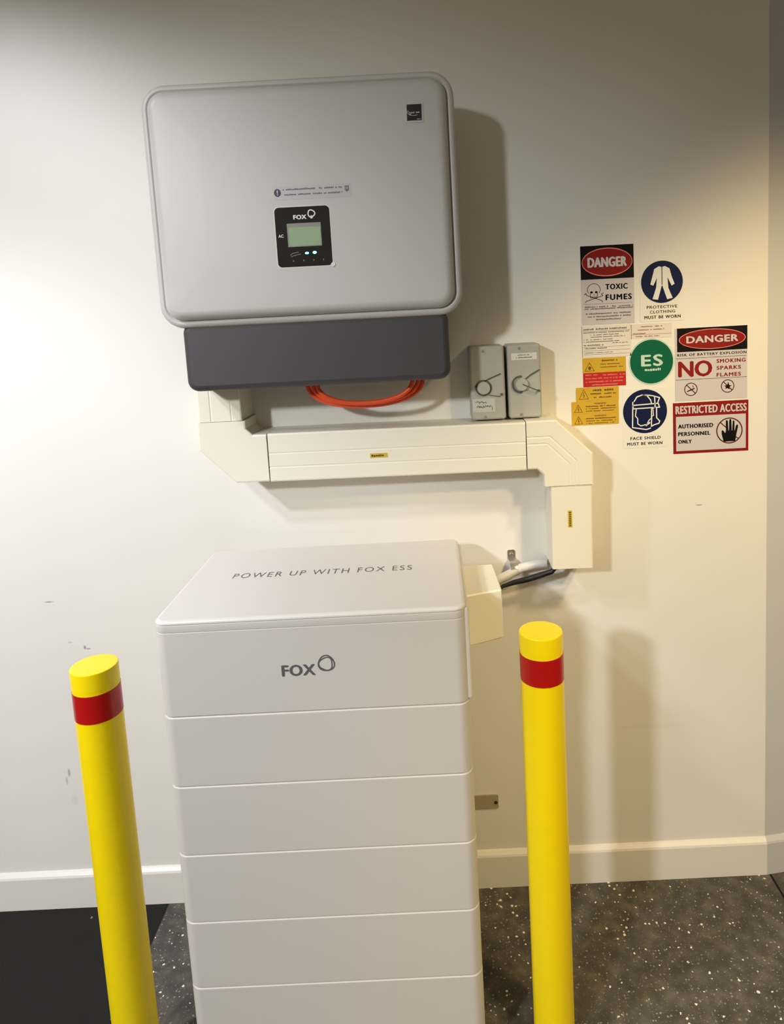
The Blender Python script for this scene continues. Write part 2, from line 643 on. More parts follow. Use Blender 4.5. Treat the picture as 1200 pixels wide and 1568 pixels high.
# ------------------------------------------------------------------ inverter
inv = thing('inverter', 'large light grey wall-mounted inverter with rounded corners above the battery tower',
            'inverter', (-0.2465, -0.1, 1.354))
IX0, IX1, IZ0, IZ1 = -0.5630, 0.0700, 1.4900, 1.9795
mb = MB()
mb.box(-0.520, 0.032, -0.098, -0.0, 1.52, 1.94)
mb.build('rear_body', M['grey'], inv, bevel=0.006)
mb = MB()
face_loft(mb, IX0, IX1, IZ0, IZ1, 0.050,
          [(0.010, -0.098), (0.004, -0.102), (0.001, -0.108), (0.0, -0.118), (0.0, -0.186), (0.0012, -0.193), (0.005, -0.1985),
           (0.010, -0.2000), (0.0132, -0.1990), (0.0150, -0.1955), (0.0165, -0.1955)], cap1=True, n=12)
mb.build('rim', M['cover'], inv)
mb = MB()
prof = [(0.0155, -0.190)]
for k in range(0, 9):
    t = math.radians(90 * k / 8)
    prof.append((0.0160 + 0.020 * (1 - math.cos(t)), -0.1965 - 0.0240 * math.sin(t)))
prof += [(0.060, -0.2213), (0.12, -0.2220)]
face_loft(mb, IX0, IX1, IZ0, IZ1, 0.052, prof, cap1=True, n=12)
mb.build('front_cover', M['cover'], inv)
YF = -0.2220
# display
mb = MB()
face_loft(mb, -0.3035, -0.1925, 1.6035, 1.7225, 0.009, [(0, -0.2205), (0, -0.2225), (0.0005, -0.2229)])
disp = mb.build('display_panel', M['gblack'], inv)
disp['label'] = 'glossy black display panel'
mb = MB()
mb.plate(rrect(-0.3058, -0.1902, 1.6012, 1.7248, 0.010), -0.2206, 0.0016)
mb.build('display_border', M['lid'], inv)
YD = -0.2229
mb = MB()
mb.plate(rrect(-0.2800, -0.2115, 1.6435, 1.6900, 0.001), YD, 0.0003)
mb.build('screen_frame', M['greym'], disp)
mb = MB()
mb.plate(rrect(-0.2765, -0.2125, 1.6450, 1.6820, 0.001), YD - 0.0003, 0.0004)
mb.build('screen', M['lcd'], disp)['label'] = 'pale green screen'
mb = MB()
text_mb(mb, 'FOX', -0.2660, -0.2390, 1.6975, 1.7065, YD, bold=0.08, spacing=1.1)
ring_polys(mb, -0.2290, 1.7080, 0.0068, 0.0022, YD, wob=0.06)
mb.plate(ellipse(-0.2290, 1.7010, 0.003, 0.003, 12), YD)
mb.build('display_logo', M['white'], disp)
mb = MB()
text_mb(mb, 'AC', -0.2985, -0.2880, 1.6630, 1.6690, YD, bold=0.03)
mb.build('display_lettering', M['white'], disp)
mb = MB()
mb.plate(ellipse(-0.2432, 1.6300, 0.0040, 0.0022, 20), YD, 0.0008)
mb.build('indicator_light', M['ledb'], disp)['label'] = 'lit blue indicator light'
mb = MB()
mb.plate(ellipse(-0.2275, 1.6305, 0.0038, 0.0026, 20), YD, 0.0008)
mb.build('indicator_light', M['led'], disp)['label'] = 'lit green indicator light'
mb = MB()
mb.stroke([(-0.2770, 1.6270), (-0.2720, 1.6310), (-0.2600, 1.6325)], 0.0014, YD)
mb.stroke([(-0.2760, 1.6238), (-0.2700, 1.6262), (-0.2560, 1.6285)], 0.0014, YD)
for x in (-0.2715, -0.2505, -0.2300, -0.2105):
    mb.plate(ellipse(x, 1.6155, 0.0012, 0.0018, 10), YD)
mb.build('button_print', M['inkg'], disp)
mb = MB()
mb.plate(ellipse(-0.1915, 1.6050, 0.0042, 0.0042, 20), -0.2228, 0.0006)
mb.build('film_tab', M['white'], inv)
# dark lower cover: hollow, open towards the wall and the bottom
mb = MB()
DX0, DX1, DZ0, DZ1 = -0.5235, 0.0372, 1.3545, 1.503
face_loft(mb, DX0, DX1, DZ0, DZ1, 0.024,
          [(0.004, -0.02), (0.004, -0.03), (0.0, -0.03), (0.0, -0.176), (0.0014, -0.184), (0.006, -0.1895), (0.0130, -0.1912)], cap0=False, cap1=True)
mb.v = [v for v in mb.v]
# inner skin gives the hood its thickness
face_loft(mb, DX0 + 0.004, DX1 - 0.004, DZ0 + 0.004, DZ1 - 0.004, 0.020, [(0.0, -0.02), (0.0, -0.172), (0.010, -0.1860)], cap0=False, cap1=True)
hood = mb.build('lower_cover', M['dark'], inv)
hood['label'] = 'dark grey wiring cover along the bottom'

# stickers on the inverter
nt_ = thing('notice_sticker', 'narrow pale notice sticker with dark round mark above the inverter display', 'sticker', (-0.223, YF, 1.740))
mb = MB()
mb.plate(rrect(-0.3020, -0.1460, 1.7370, 1.7640, 0.001), YF, 0.0003)
mb.build('backing', mat('clear_sticker', srgb(198, 194, 200), 0.35), nt_)
mb = MB()
mb.plate(ellipse(-0.2940, 1.7515, 0.0068, 0.0078, 28), YF - 0.0003)
mb.build('warning_symbol', mat('symbol_dark', srgb(44, 40, 62), 0.4), nt_)
mb = MB()
text_mb(mb, '!', -0.2952, -0.2928, 1.7465, 1.7565, YF - 0.0006, bold=0.03)
mb.build('exclamation_mark', M['paper'], nt_)
mb = MB()
dashes(mb, -0.2830, -0.1640, 1.7555, 0.0032, YF - 0.0003, 3)
dashes(mb, -0.2830, -0.1640, 1.7455, 0.0032, YF - 0.0003, 4)
mb.stroke([(-0.1575, 1.7500), (-0.1510, 1.7500), (-0.1510, 1.7580), (-0.1575, 1.7580)], 0.0016, YF - 0.0003, closed=True)
mb.stroke([(-0.1542, 1.7470), (-0.1542, 1.7580)], 0.0016, YF - 0.0003)
mb.build('print', M['inkg'], nt_)

bs = thing('square_sticker', 'small black square sticker with white swoosh near the inverter top right corner', 'sticker', (-0.011, YF, 1.8735))
mb = MB()
mb.plate([(-0.0285, 1.8735), (0.0062, 1.8735), (0.0068, 1.9110), (-0.0278, 1.9110)], YF, 0.0003)
mb.build('backing', M['paper'], bs)
mb = MB()
mb.plate([(-0.0262, 1.8775), (0.0032, 1.8775), (0.0038, 1.9085), (-0.0256, 1.9085)], YF - 0.0003)
mb.build('black_field', M['black'], bs)
mb = MB()
mb.stroke([(-0.0258 + 0.0045 * k / 4, 1.8925 + 0.0040 * math.sin(k * 0.78)) for k in range(9)] , 0.0009, YF - 0.0006)
pts = [(-0.0245 + 0.0125 * (1 - math.cos(t)), 1.8930 - 0.0060 * math.sin(t)) for t in [0.2 * k for k in range(12)]]
mb.stroke(pts, 0.0009, YF - 0.0006)
dashes(mb, -0.0215, 0.0005, 1.8915, 0.0026, YF - 0.0006, 8)
dashes(mb, -0.0065, 0.0015, 1.8792, 0.0015, YF - 0.0006, 9)
mb.build('emblem', M['paper'], bs)

# ------------------------------------------------------------------ orange cables
loops = [((-0.2790, -0.0300, 1.2940, 0.096), 'outermost strand of the orange cable loop hanging under the inverter'),
         ((-0.2660, -0.0400, 1.3010, 0.108), 'middle strand of the orange cable loop hanging under the inverter'),
         ((-0.2540, -0.0520, 1.3045, 0.120), 'innermost strand of the orange cable loop hanging under the inverter')]
for (xa, xb, zl, yy), lab in loops:
    pts = []
    n = 40
    zt = 1.3538
    for k in range(n + 1):
        a_ = math.pi * (1 + k / n)
        x = (xa + xb) / 2 + (xb - xa) / 2 * 1.05 * math.copysign(abs(math.cos(a_)) ** 0.9, math.cos(a_))
        z = zt + (zt - zl) * math.copysign(abs(math.sin(a_)) ** 0.85, math.sin(a_))
        pts.append((x, -yy, z))
    mb = MB().tube(pts, 0.0050)
    tag(mb.build('orange_cable', M['orange'], weighted=False), lab, 'cable', 'orange cables under the inverter')

# ------------------------------------------------------------------ trunking
def sweep(path, w, d, grooves=(), lipz=0.0):
    """square duct swept along a path on the wall: mitred corners, slightly rounded lid edges, fine grooves"""
    h = w / 2
    c = 0.004
    prof = [(-h, 0.0), (-h, -d + c), (-h + 0.0012, -d + 0.0012), (-h + c, -d)]
    for g in grooves:
        prof += [(g - 0.0024, -d), (g - 0.0010, -d + 0.0010), (g + 0.0010, -d + 0.0010), (g + 0.0024, -d)]
    prof += [(h - c, -d), (h - 0.0012, -d + 0.0012), (h, -d + c), (h, 0.0)]
    P = [Vector(p) for p in path]
    rings = []
    for i, p in enumerate(P):
        d0 = (P[i] - P[i - 1]).normalized() if i else (P[1] - P[0]).normalized()
        d1 = (P[i + 1] - P[i]).normalized() if i < len(P) - 1 else d0
        n0, n1 = Vector((-d0.y, d0.x)), Vector((-d1.y, d1.x))
        m_ = (n0 + n1).normalized()
        k = 1 / m_.dot(n0)
        rings.append([(p.x + m_.x * k * o, yy, p.y + m_.y * k * o) for o, yy in prof])
    mb = MB()
    mb.loft(rings, smooth=False)
    return mb


trunk_group = 'cream cable trunking pieces'
G = (-0.022, 0.010)
o = sweep([(-0.4878, 1.2752), (-0.4878, 1.3520)], 0.0985, 0.098, (-0.026, 0.02)).build('cable_trunking', M['trunk'])
tag(o, 'short upright cream cable trunking length coming down from behind the inverter', 'trunking', trunk_group)
o = sweep([(-0.4862, 1.2742), (-0.4862, 1.2330), (-0.4400, 1.1862), (-0.3868, 1.1862)], 0.1100, 0.100, ()).build('trunking_elbow', M['trunk'])
tag(o, 'cream trunking elbow with slanted corner below the left end of the inverter', 'trunking elbow', trunk_group)
o = sweep([(-0.3842, 1.1858), (0.2022, 1.1818)], 0.1125, 0.0985, G).build('cable_trunking', M['trunk'])
tag(o, 'long horizontal cream cable trunking length between the two elbows', 'trunking', trunk_group)
o = sweep([(0.2046, 1.1840), (0.2500, 1.1840), (0.2980, 1.1360), (0.2980, 1.0865)], 0.1130, 0.100, (0.002, 0.018)).build('trunking_elbow', M['trunk'])
tag(o, 'cream trunking elbow with slanted corner under the right grey isolator', 'trunking elbow', trunk_group)
o = sweep([(0.3040, 1.0858), (0.3020, 0.8870)], 0.0950, 0.097, ()).build('cable_trunking', M['trunk'])
tag(o, 'short upright cream cable trunking length ending below the right-hand elbow', 'trunking', trunk_group)

for (x0, x1, z0, z1, lab, vert) in ((-0.1535, -0.1135, 1.1735, 1.1840, 'tiny yellow label on the horizontal cream trunking', False),
                                    (0.2935, 0.3030, 0.9860, 1.0265, 'tiny yellow label on the upright cream trunking', True)):
    yy = -0.0985 if not vert else -0.097
    t = thing('trunking_label', lab, 'sticker', ((x0 + x1) / 2, yy, z0), 'tiny yellow trunking labels')
    MB().plate(rrect(x0, x1, z0, z1, 0.0008), yy, 0.0004).build('backing', mat('label_yellow', srgb(206, 178, 60), 0.4), t)
    mb = MB()
    if vert:
        for k in range(8):
            z = z0 + 0.003 + k * 0.0045
            mb.plate([(x0 + 0.0025, z), (x1 - 0.0025, z), (x1 - 0.0025, z + 0.0026), (x0 + 0.0025, z + 0.0026)], yy - 0.0004, 0.0002)
    else:
        dashes(mb, x0 + 0.003, x1 - 0.003, z0 + 0.003, 0.0045, yy - 0.0004, 5)
    mb.build('print', M['screw'], t)

# ------------------------------------------------------------------ isolators


def isolator(x0, x1, lab, first):
    t = thing('isolator_switch', lab, 'isolator switch', ((x0 + x1) / 2, 0, 1.243), 'grey isolator switches')
    mb = MB()
    face_loft(mb, x0, x1, 1.243, 1.4135, 0.006, [(0.0, 0.0), (0.0, -0.030), (0.0015, -0.0305), (0.0015, -0.0325), (0.0, -0.033),
                                                (0.0, -0.064), (0.0015, -0.068), (0.005, -0.0695)])
    mb.build('housing', M['grey'], t)
    y = -0.0695
    cx, cz = (x0 + 0.030, 1.318) if first else (x0 + 0.030, 1.322)
    mb = MB()
    rings = []
    for r, yy in ((0.0150, y), (0.0150, y - 0.008), (0.0138, y - 0.010)):
        rings.append([(p[0], yy, p[1]) for p in ellipse(cx, cz, r, r, 32)])
    mb.loft(rings)
    mb.build('rotary_knob', M['grey'], t)
    mb = MB()
    ring_polys(mb, cx, cz, 0.0172, 0.0030, y, th=0.003, n=32) if first else \
        mb.stroke([(cx - 0.002 + 0.0185 * math.cos(a_), cz + 0.0185 * math.sin(a_)) for a_ in [math.radians(80 + 10 * k) for k in range(21)]], 0.0036, y, 0.003)
    if first:
        mb.stroke([(cx - 0.019, cz + 0.003), (cx + 0.012, cz + 0.020), (x1 - 0.010, cz + 0.031)], 0.0022, y, 0.003)
        mb.stroke([(cx + 0.012, cz - 0.017), (x1 - 0.012, cz - 0.022)], 0.0014, y, 0.002)
        mb.plate(ellipse(x1 - 0.009, cz - 0.017, 0.0032, 0.0032, 16), y, 0.003)
    else:
        mb.stroke([(cx + 0.010, cz + 0.012), (cx + 0.022, cz + 0.021), (x1 - 0.004, cz + 0.032)], 0.0026, y, 0.003)
        mb.stroke([(cx + 0.002, cz + 0.001), (cx + 0.022, cz - 0.009), (x1 - 0.008, cz - 0.016)], 0.0026, y - 0.0102, 0.001)
        mb.plate(ellipse(x1 - 0.008, cz - 0.016, 0.0036, 0.0026, 16), y, 0.0102)
    mb.build('lever', M['greyd'], t)
    for zz in ((1.402, 1.250) if first else (1.4045, 1.252)):
        mb = MB()
        xc = x0 + 0.032 if first else x0 + 0.028
        mb.loft([[(p[0], yy, p[1]) for p in ellipse(xc, zz, 0.0032, 0.0032, 16)] for yy in (y, y - 0.0012)])
        mb.build('screw', M['greym'], t)
    mb = MB()
    if first:
        mb.plate(rrect(x0 + 0.003, x1 - 0.0250, 1.262, 1.2930, 0.0005), y, 0.0004)
        mb.build('label_plate', mat('pale_grey_label', srgb(200, 200, 192), 0.4), t)
        mb = MB()
        rnd = random.Random(5)
        for (za, xa, xb) in ((1.2835, x0 + 0.010, x0 + 0.036), (1.2735, x0 + 0.012, x0 + 0.046)):
            pts, x = [], xa
            while x < xb:
                pts.append((x, za + rnd.uniform(-0.0018, 0.0034)))
                x += 0.0016
            mb.stroke(pts, 0.0011, y - 0.0004, 0.0002)
        mb.stroke([(x0 + 0.047, 1.2750), (x0 + 0.049, 1.2700), (x0 + 0.047, 1.2660)], 0.0011, y - 0.0004, 0.0002)
        mb.build('handwriting', M['ink'], t)
    else:
        mb.plate(rrect(x0 + 0.0090, x1 - 0.0090, 1.3780, 1.3935, 0.0005), y, 0.0004)
        mb.build('label_plate', mat('white_label', srgb(222, 220, 210), 0.4), t)
        mb = MB()
        dashes(mb, x0 + 0.024, x1 - 0.026, 1.3880, 0.0022, y - 0.0004, 2)
        dashes(mb, x0 + 0.020, x1 - 0.020, 1.3820, 0.0026, y - 0.0004, 3)
        mb.build('print', M['inkg'], t)
    return t


isolator(0.0835, 0.1635, 'grey isolator switch with handwritten label nearest the inverter', True)
isolator(0.1705, 0.2470, 'grey isolator switch with white printed strip near its top', False)

# ------------------------------------------------------------------ conduit, clip and bracket
mb = MB()
pts = [(0.0700, -0.050, 0.8330), (0.1150, -0.046, 0.8420), (0.155, -0.034, 0.8535), (0.190, -0.022, 0.8655), (0.225, -0.028, 0.8750), (0.2535, -0.042, 0.8810)]
tag(mb.tube(pts, 0.0108, 20).build('flexible_conduit', M['conduit'], weighted=False), 'short grey-white flexible conduit curving from the cable cover to the upright trunking', 'conduit')
mb = MB()
pts = [(0.0750, -0.085, 0.8050), (0.1150, -0.070, 0.8240), (0.1400, -0.058, 0.8360), (0.166, -0.056, 0.8430), (0.198, -0.056, 0.8490), (0.230, -0.058, 0.8585), (0.258, -0.062, 0.8680), (0.268, -0.064, 0.8800)]
tag(mb.tube(pts, [0.004, 0.004, 0.0045, 0.0062, 0.0072, 0.0072, 0.0062, 0.005], 16).build('black_cable', M['black'], weighted=False), 'black cable sagging beneath the grey-white conduit to the trunking end', 'cable')
cl = thing('conduit_clip', 'small bright metal saddle clip screwed to wall over the grey-white conduit', 'pipe clip', (0.172, 0, 0.845))
mb = MB()
mb.plate(rrect(0.1600, 0.1785, 0.8800, 0.9050, 0.004), 0.0, 0.0022)
# curved strap going over the conduit
ring0, ring1 = [], []
arc = [(-0.002, 0.884), (-0.014, 0.883), (-0.026, 0.8785), (-0.0345, 0.870), (-0.0365, 0.861), (-0.0330, 0.853), (-0.022, 0.8485)]
w0 = 0.0085
vs, fs = [], []
for i, (yy, zz) in enumerate(arc):
    xc = 0.1695 + i * 0.0009
    vs += [(xc - w0, yy, zz), (xc + w0, yy, zz), (xc + w0, yy + 0.002, zz - 0.002), (xc - w0, yy + 0.002, zz - 0.002)]
    if i:
        b0 = 4 * (i - 1)
        for k in range(4):
            fs.append((b0 + k, b0 + (k + 1) % 4, b0 + 4 + (k + 1) % 4, b0 + 4 + k))
fs += [(3, 2, 1, 0), tuple(4 * (len(arc) - 1) + k for k in range(4))]
mb.add(vs, fs, True)
mb.build('strap', M['steel'], cl)
mb = MB()
mb.loft([[(p[0], yy, p[1]) for p in ellipse(0.1690, 0.8935, r, r, 20)] for r, yy in ((0.0056, -0.0022), (0.0056, -0.0036), (0.0035, -0.0056))])
mb.build('screw', M['steel'], cl)

br = thing('wall_bracket', 'small flat metal bracket screwed to lower wall beside the battery tower', 'bracket', (0.085, 0, 0.218))
mb = MB()
mb.plate(rrect(0.0300, 0.1110, 0.2180, 0.2550, 0.004), 0.0, 0.0040)
mb.box(0.0300, 0.0335, -0.0800, -0.0040, 0.2180, 0.2550)
mb.build('plate', M['steel2'], br)
mb = MB()
mb.loft([[(p[0], yy, p[1]) for p in ellipse(0.1045, 0.2350, 0.0042, 0.0042, 16)] for yy in (-0.0040, -0.0060)])
mb.build('screw', M['screw'], br)

# ------------------------------------------------------------------ bollards


def bollard(x, y, lab):
    t = thing('bollard', lab, 'bollard', (x, y, 0), 'yellow bollards with red bands')
    n = 64

    def ring(r, z):
        return [(x + r * math.cos(2 * math.pi * k / n), y + r * math.sin(2 * math.pi * k / n), z) for k in range(n)]
    r = 0.0414
    mb = MB()
    mb.loft([ring(r, 0.0), ring(r, 0.8475)])
    mb.build('post', M['yellow'], t)
    mb = MB()
    mb.loft([ring(r + 0.0006, 0.7868), ring(r + 0.0006, 0.8402)], smooth=True)
    mb.build('reflective_band', M['red'], t)['label'] = 'glossy red reflective band'
    mb = MB()
    mb.loft([ring(r + 0.0003, 0.8475), ring(r + 0.0003, 0.8790), ring(r - 0.0006, 0.8808)], cap1=False)
    mb.loft([ring(r - 0.0006, 0.8808), ring(r - 0.003, 0.8815), ring(r * 0.6, 0.8818), ring(r * 0.2, 0.8819)], cap0=False)
    mb.build('cap', M['yellow'], t)
    return t


bollard(-0.6581, -0.4330, 'yellow bollard with red band left of the battery tower')
bollard(0.1805, -0.3860, 'yellow bollard with red band right of the battery tower')

# ------------------------------------------------------------------ wall signs
Y1, Y2, Y3 = -0.0006, -0.0010, -0.0013


def sign(name, label, cat, x0, x1, z0, z1, m, r=0.001):
    t = thing(name, label, cat, ((x0 + x1) / 2, 0, z0))
    MB().plate(rrect(x0, x1, z0, z1, r), 0.0, 0.0006).build('backing', m, t)
    return t


def danger_header(t, x0, x1, z0, z1):
    w, h = x1 - x0, z1 - z0
    MB().plate([(x0, z0), (x1, z0), (x1, z1), (x0, z1)], Y1, 0.0004).build('header', M['ink'], t)
    cx, cz = (x0 + x1) / 2, (z0 + z1) / 2
    MB().plate(ellipse(cx, cz, w * 0.475, h * 0.425), Y2, 0.0002).build('ellipse_rim', M['pink'], t)
    MB().plate(ellipse(cx, cz, w * 0.463, h * 0.395), Y2 - 0.0002, 0.0002).build('red_ellipse', M['sred'], t)
    text_mb(MB(), 'DANGER', cx - w * 0.37, cx + w * 0.37, cz - h * 0.15, cz + h * 0.15, Y2 - 0.0004, bold=0.06, spacing=1.08).build(
        'heading', M['paper'], t)


# toxic fumes
t = sign('danger_sign', 'DANGER TOXIC FUMES sign with skull symbol, topmost on the wall', 'sign', 0.3580, 0.4830, 1.4465, 1.6310, M['paper'])
danger_header(t, 0.3580, 0.4830, 1.5530, 1.6310)
mb = MB()
text_mb(mb, 'TOXIC', 0.4150, 0.4680, 1.5275, 1.5410, Y1, bold=0.07, spacing=1.2)
text_mb(mb, 'FUMES', 0.4150, 0.4775, 1.5025, 1.5165, Y1, bold=0.07, spacing=1.25)
mb.build('lettering', M['ink'], t)
mb = MB()
sx, sz = 0.3880, 1.5290
mb.stroke([(sx + 0.0150 * math.cos(a_), sz + 0.0140 * math.sin(a_)) for a_ in [math.radians(-35 + 10 * k) for k in range(26)]], 0.0012, Y1)
mb.stroke([(sx - 0.0085, sz - 0.0080), (sx - 0.0080, sz - 0.0190), (sx + 0.0070, sz - 0.0190), (sx + 0.0090, sz - 0.0080)], 0.0014, Y1)
mb.plate(ellipse(sx - 0.0055, sz - 0.0060, 0.0032, 0.0028, 14), Y1)
mb.plate(ellipse(sx + 0.0055, sz - 0.0060, 0.0032, 0.0028, 14), Y1)
mb.plate([(sx - 0.0014, sz - 0.0125), (sx + 0.0014, sz - 0.0125), (sx, sz - 0.0095)], Y1)
for k in range(-2, 3):
    mb.stroke([(sx + k * 0.0026, sz - 0.0150), (sx + k * 0.0026, sz - 0.0185)], 0.0007, Y1)
mb.stroke([(sx - 0.0230, sz - 0.0120), (sx - 0.0190, sz - 0.0080), (sx - 0.0170, sz - 0.0125), (sx + 0.0180, sz - 0.0260), (sx + 0.0200, sz - 0.0300)], 0.0014, Y1)
mb.stroke([(sx + 0.0230, sz - 0.0080), (sx + 0.0180, sz - 0.0110), (sx + 0.0210, sz - 0.0150), (sx - 0.0180, sz - 0.0265), (sx - 0.0210, sz - 0.0300)], 0.0014, Y1)
mb.build('skull_symbol', M['ink'], t)
mb = MB()
mb.plate([(0.365, 1.4950), (0.478, 1.4950), (0.478, 1.4957), (0.365, 1.4957)], Y1)
for i, (xa, xb, z) in enumerate(((0.3660, 0.4790, 1.4870), (0.3660, 0.4790, 1.4825), (0.3680, 0.4740, 1.4710), (0.3720, 0.4740, 1.4640), (0.3920, 0.4510, 1.4570))):
    dashes(mb, xa, xb, z, 0.0034, Y1, 20 + i)
mb.build('print', M['inkg'], t)

# instruction sheets
t = sign('instruction_sheet', 'pale instruction sheet of fine print under the DANGER TOXIC FUMES sign', 'notice', 0.3570, 0.4735, 1.3690, 1.4440, mat('sheet', srgb(226, 219, 208), 0.4))
mb = MB()
for i, (xa, xb, z, h) in enumerate(((0.361, 0.469, 1.4345, 0.0036), (0.361, 0.469, 1.4272, 0.0022), (0.375, 0.445, 1.4215, 0.0022), (0.378, 0.460, 1.4165, 0.0022),
                                    (0.361, 0.430, 1.4105, 0.0022), (0.361, 0.445, 1.4055, 0.0022), (0.430, 0.466, 1.4010, 0.0022), (0.361, 0.408, 1.3970, 0.0030),
                                    (0.361, 0.420, 1.3895, 0.0026), (0.361, 0.430, 1.3795, 0.0018))):
    dashes(mb, xa, xb, z, h, Y1, 40 + i)
for z in (1.4310, 1.3935, 1.3850, 1.3760):
    mb.plate([(0.3600, z), (0.4710, z), (0.4710, z + 0.0006), (0.3600, z + 0.0006)], Y1)
mb.plate([(0.3570, 1.369), (0.3578, 1.369), (0.3578, 1.444), (0.3570, 1.444)], Y1)
mb.build('print', M['inkg'], t)
t = sign('notice_sheet', 'pale notice sheet with reddish print above the green circular ES sticker', 'notice', 0.4742, 0.5705, 1.4085, 1.4430, mat('sheet', srgb(224, 217, 206), 0.4))
mb = MB()
for i, (xa, xb, z) in enumerate(((0.4980, 0.5480, 1.4350), (0.4900, 0.5530, 1.4275), (0.4780, 0.5080, 1.4190), (0.4850, 0.5400, 1.4120))):
    dashes(mb, xa, xb, z, 0.0026, Y1, 60 + i)
mb.plate([(0.4742, 1.4175), (0.5690, 1.4175), (0.5690, 1.4181), (0.4742, 1.4181)], Y1)
mb.plate([(0.4742, 1.4085), (0.4750, 1.4085), (0.4750, 1.4430), (0.4742, 1.4430)], Y1)
mb.build('print', mat('print_rust', srgb(156, 100, 88), 0.5), t)


def triangle(mb, cx, z0, w, h, y, bolt=True):
    mb.stroke([(cx - w / 2, z0), (cx + w / 2, z0), (cx, z0 + h)], 0.0011, y, closed=True)
    if bolt:
        mb.stroke([(cx, z0 + h * 0.72), (cx - w * 0.05, z0 + h * 0.38), (cx + w * 0.06, z0 + h * 0.40), (cx, z0 + h * 0.12)], 0.0014, y)
    else:
        mb.plate(ellipse(cx, z0 + h * 0.34, w * 0.16, h * 0.22, 12), y)


t = sign('warning_label', 'yellow warning label with triangle directly above the red label', 'sticker', 0.3568, 0.4605, 1.3325, 1.3680, M['syel'])
mb = MB()
triangle(mb, 0.3735, 1.3370, 0.0220, 0.0200, Y1, False)
dashes(mb, 0.4030, 0.4400, 1.3590, 0.0040, Y1, 71)
dashes(mb, 0.4000, 0.4460, 1.3510, 0.0026, Y1, 72)
dashes(mb, 0.4000, 0.4530, 1.3440, 0.0022, Y1, 73)
mb.build('print', mat('print_brown', srgb(104, 72, 26), 0.5), t)
t = sign('red_label', 'red label with pale lines of print between the yellow labels', 'sticker', 0.3575, 0.4600, 1.2985, 1.3323, mat('label_red', srgb(186, 34, 34), 0.4))
mb = MB()
for i, (xa, xb, z) in enumerate(((0.3630, 0.3920, 1.3260), (0.4050, 0.4580, 1.3250), (0.3630, 0.4540, 1.3175), (0.3630, 0.4520, 1.3095), (0.3780, 0.4400, 1.3020))):
    dashes(mb, xa, xb, z, 0.0026, Y1, 80 + i)
mb.build('print', M['pink'], t)
t = sign('warning_label', 'yellow warning label with lightning triangle directly below the red label', 'sticker', 0.3392, 0.4420, 1.2642, 1.2978, M['syel'])
mb = MB()
triangle(mb, 0.3580, 1.2700, 0.0220, 0.0230, Y1)
dashes(mb, 0.3800, 0.4300, 1.2880, 0.0050, Y1, 91)
dashes(mb, 0.3740, 0.4350, 1.2800, 0.0034, Y1, 92)
dashes(mb, 0.3820, 0.4240, 1.2715, 0.0032, Y1, 93)
mb.build('print', mat('print_brown', srgb(104, 72, 26), 0.5), t)
for j, (z0, z1, lab) in enumerate(((1.2345, 1.2638, 'wide yellow warning label second from bottom of the yellow labels'), (1.2060, 1.2341, 'bottommost wide yellow warning label beside the cream elbow'))):
    t = sign('warning_label', lab, 'sticker', 0.3275, 0.4412, z0, z1, M['syel'])
    mb = MB()
    triangle(mb, 0.3440, z0 + 0.0040, 0.0190, 0.0180, Y1)
    text_mb(mb, 'WARNING', 0.3820, 0.4110, z1 - 0.0080, z1 - 0.0035, Y1, bold=0.01)
    dashes(mb, 0.3620, 0.4340, z1 - 0.0135, 0.0030, Y1, 101 + j)
    dashes(mb, 0.3620, 0.4340, z1 - 0.0190, 0.0024, Y1, 103 + j)
    dashes(mb, 0.3620, 0.4300, z1 - 0.0245, 0.0022, Y1, 105 + j)
    mb.build('print', mat('print_brown', srgb(104, 72, 26), 0.5), t)

# protective clothing
t = sign('protective_clothing_sign', 'round navy blue sign with white coverall, caption PROTECTIVE CLOTHING MUST BE WORN', 'sign', 0.4960, 0.6010, 1.4470, 1.5920, mat('sticker_cream', srgb(232, 228, 220), 0.45), 0.004)
cx, cz = 0.5486, 1.5392
MB().plate(ellipse(cx, cz, 0.0492, 0.0494, 64), Y1, 0.0004).build('blue_disc', M['navy'], t)
k = 0.0492


def pk(pts):
    return [(cx + u * k, cz + w * k) for u, w in pts]


mb = MB()
mb.plate(pk([(-0.14, 0.74), (0.00, 0.70), (0.14, 0.74), (0.36, 0.62), (0.46, 0.25), (0.60, -0.12), (0.46, -0.20), (0.26, 0.22), (0.30, -0.30),
             (0.50, -0.78), (0.24, -0.84), (0.02, -0.18), (-0.02, -0.18), (-0.20, -0.84), (-0.46, -0.80), (-0.28, -0.26), (-0.24, 0.20),
             (-0.42, -0.16), (-0.56, -0.10), (-0.46, 0.25), (-0.36, 0.62)]), Y2, 0.0003)
mb.build('coverall_symbol', M['white'], t)
mb = MB()
mb.stroke(pk([(0.0, 0.70), (0.0, -0.14)]), 0.0018, Y2 - 0.0003, 0.0002)
mb.build('zip_line', M['navy'], t)
mb = MB()
text_mb(mb, 'PROTECTIVE', 0.5120, 0.5840, 1.4775, 1.4845, Y1, bold=0.03, spacing=1.15)
text_mb(mb, 'CLOTHING', 0.5190, 0.5790, 1.4660, 1.4730, Y1, bold=0.03, spacing=1.15)
text_mb(mb, 'MUST BE WORN', 0.5060, 0.5920, 1.4535, 1.4610, Y1, bold=0.05, spacing=1.2)
mb.build('caption', M['ink'], t)

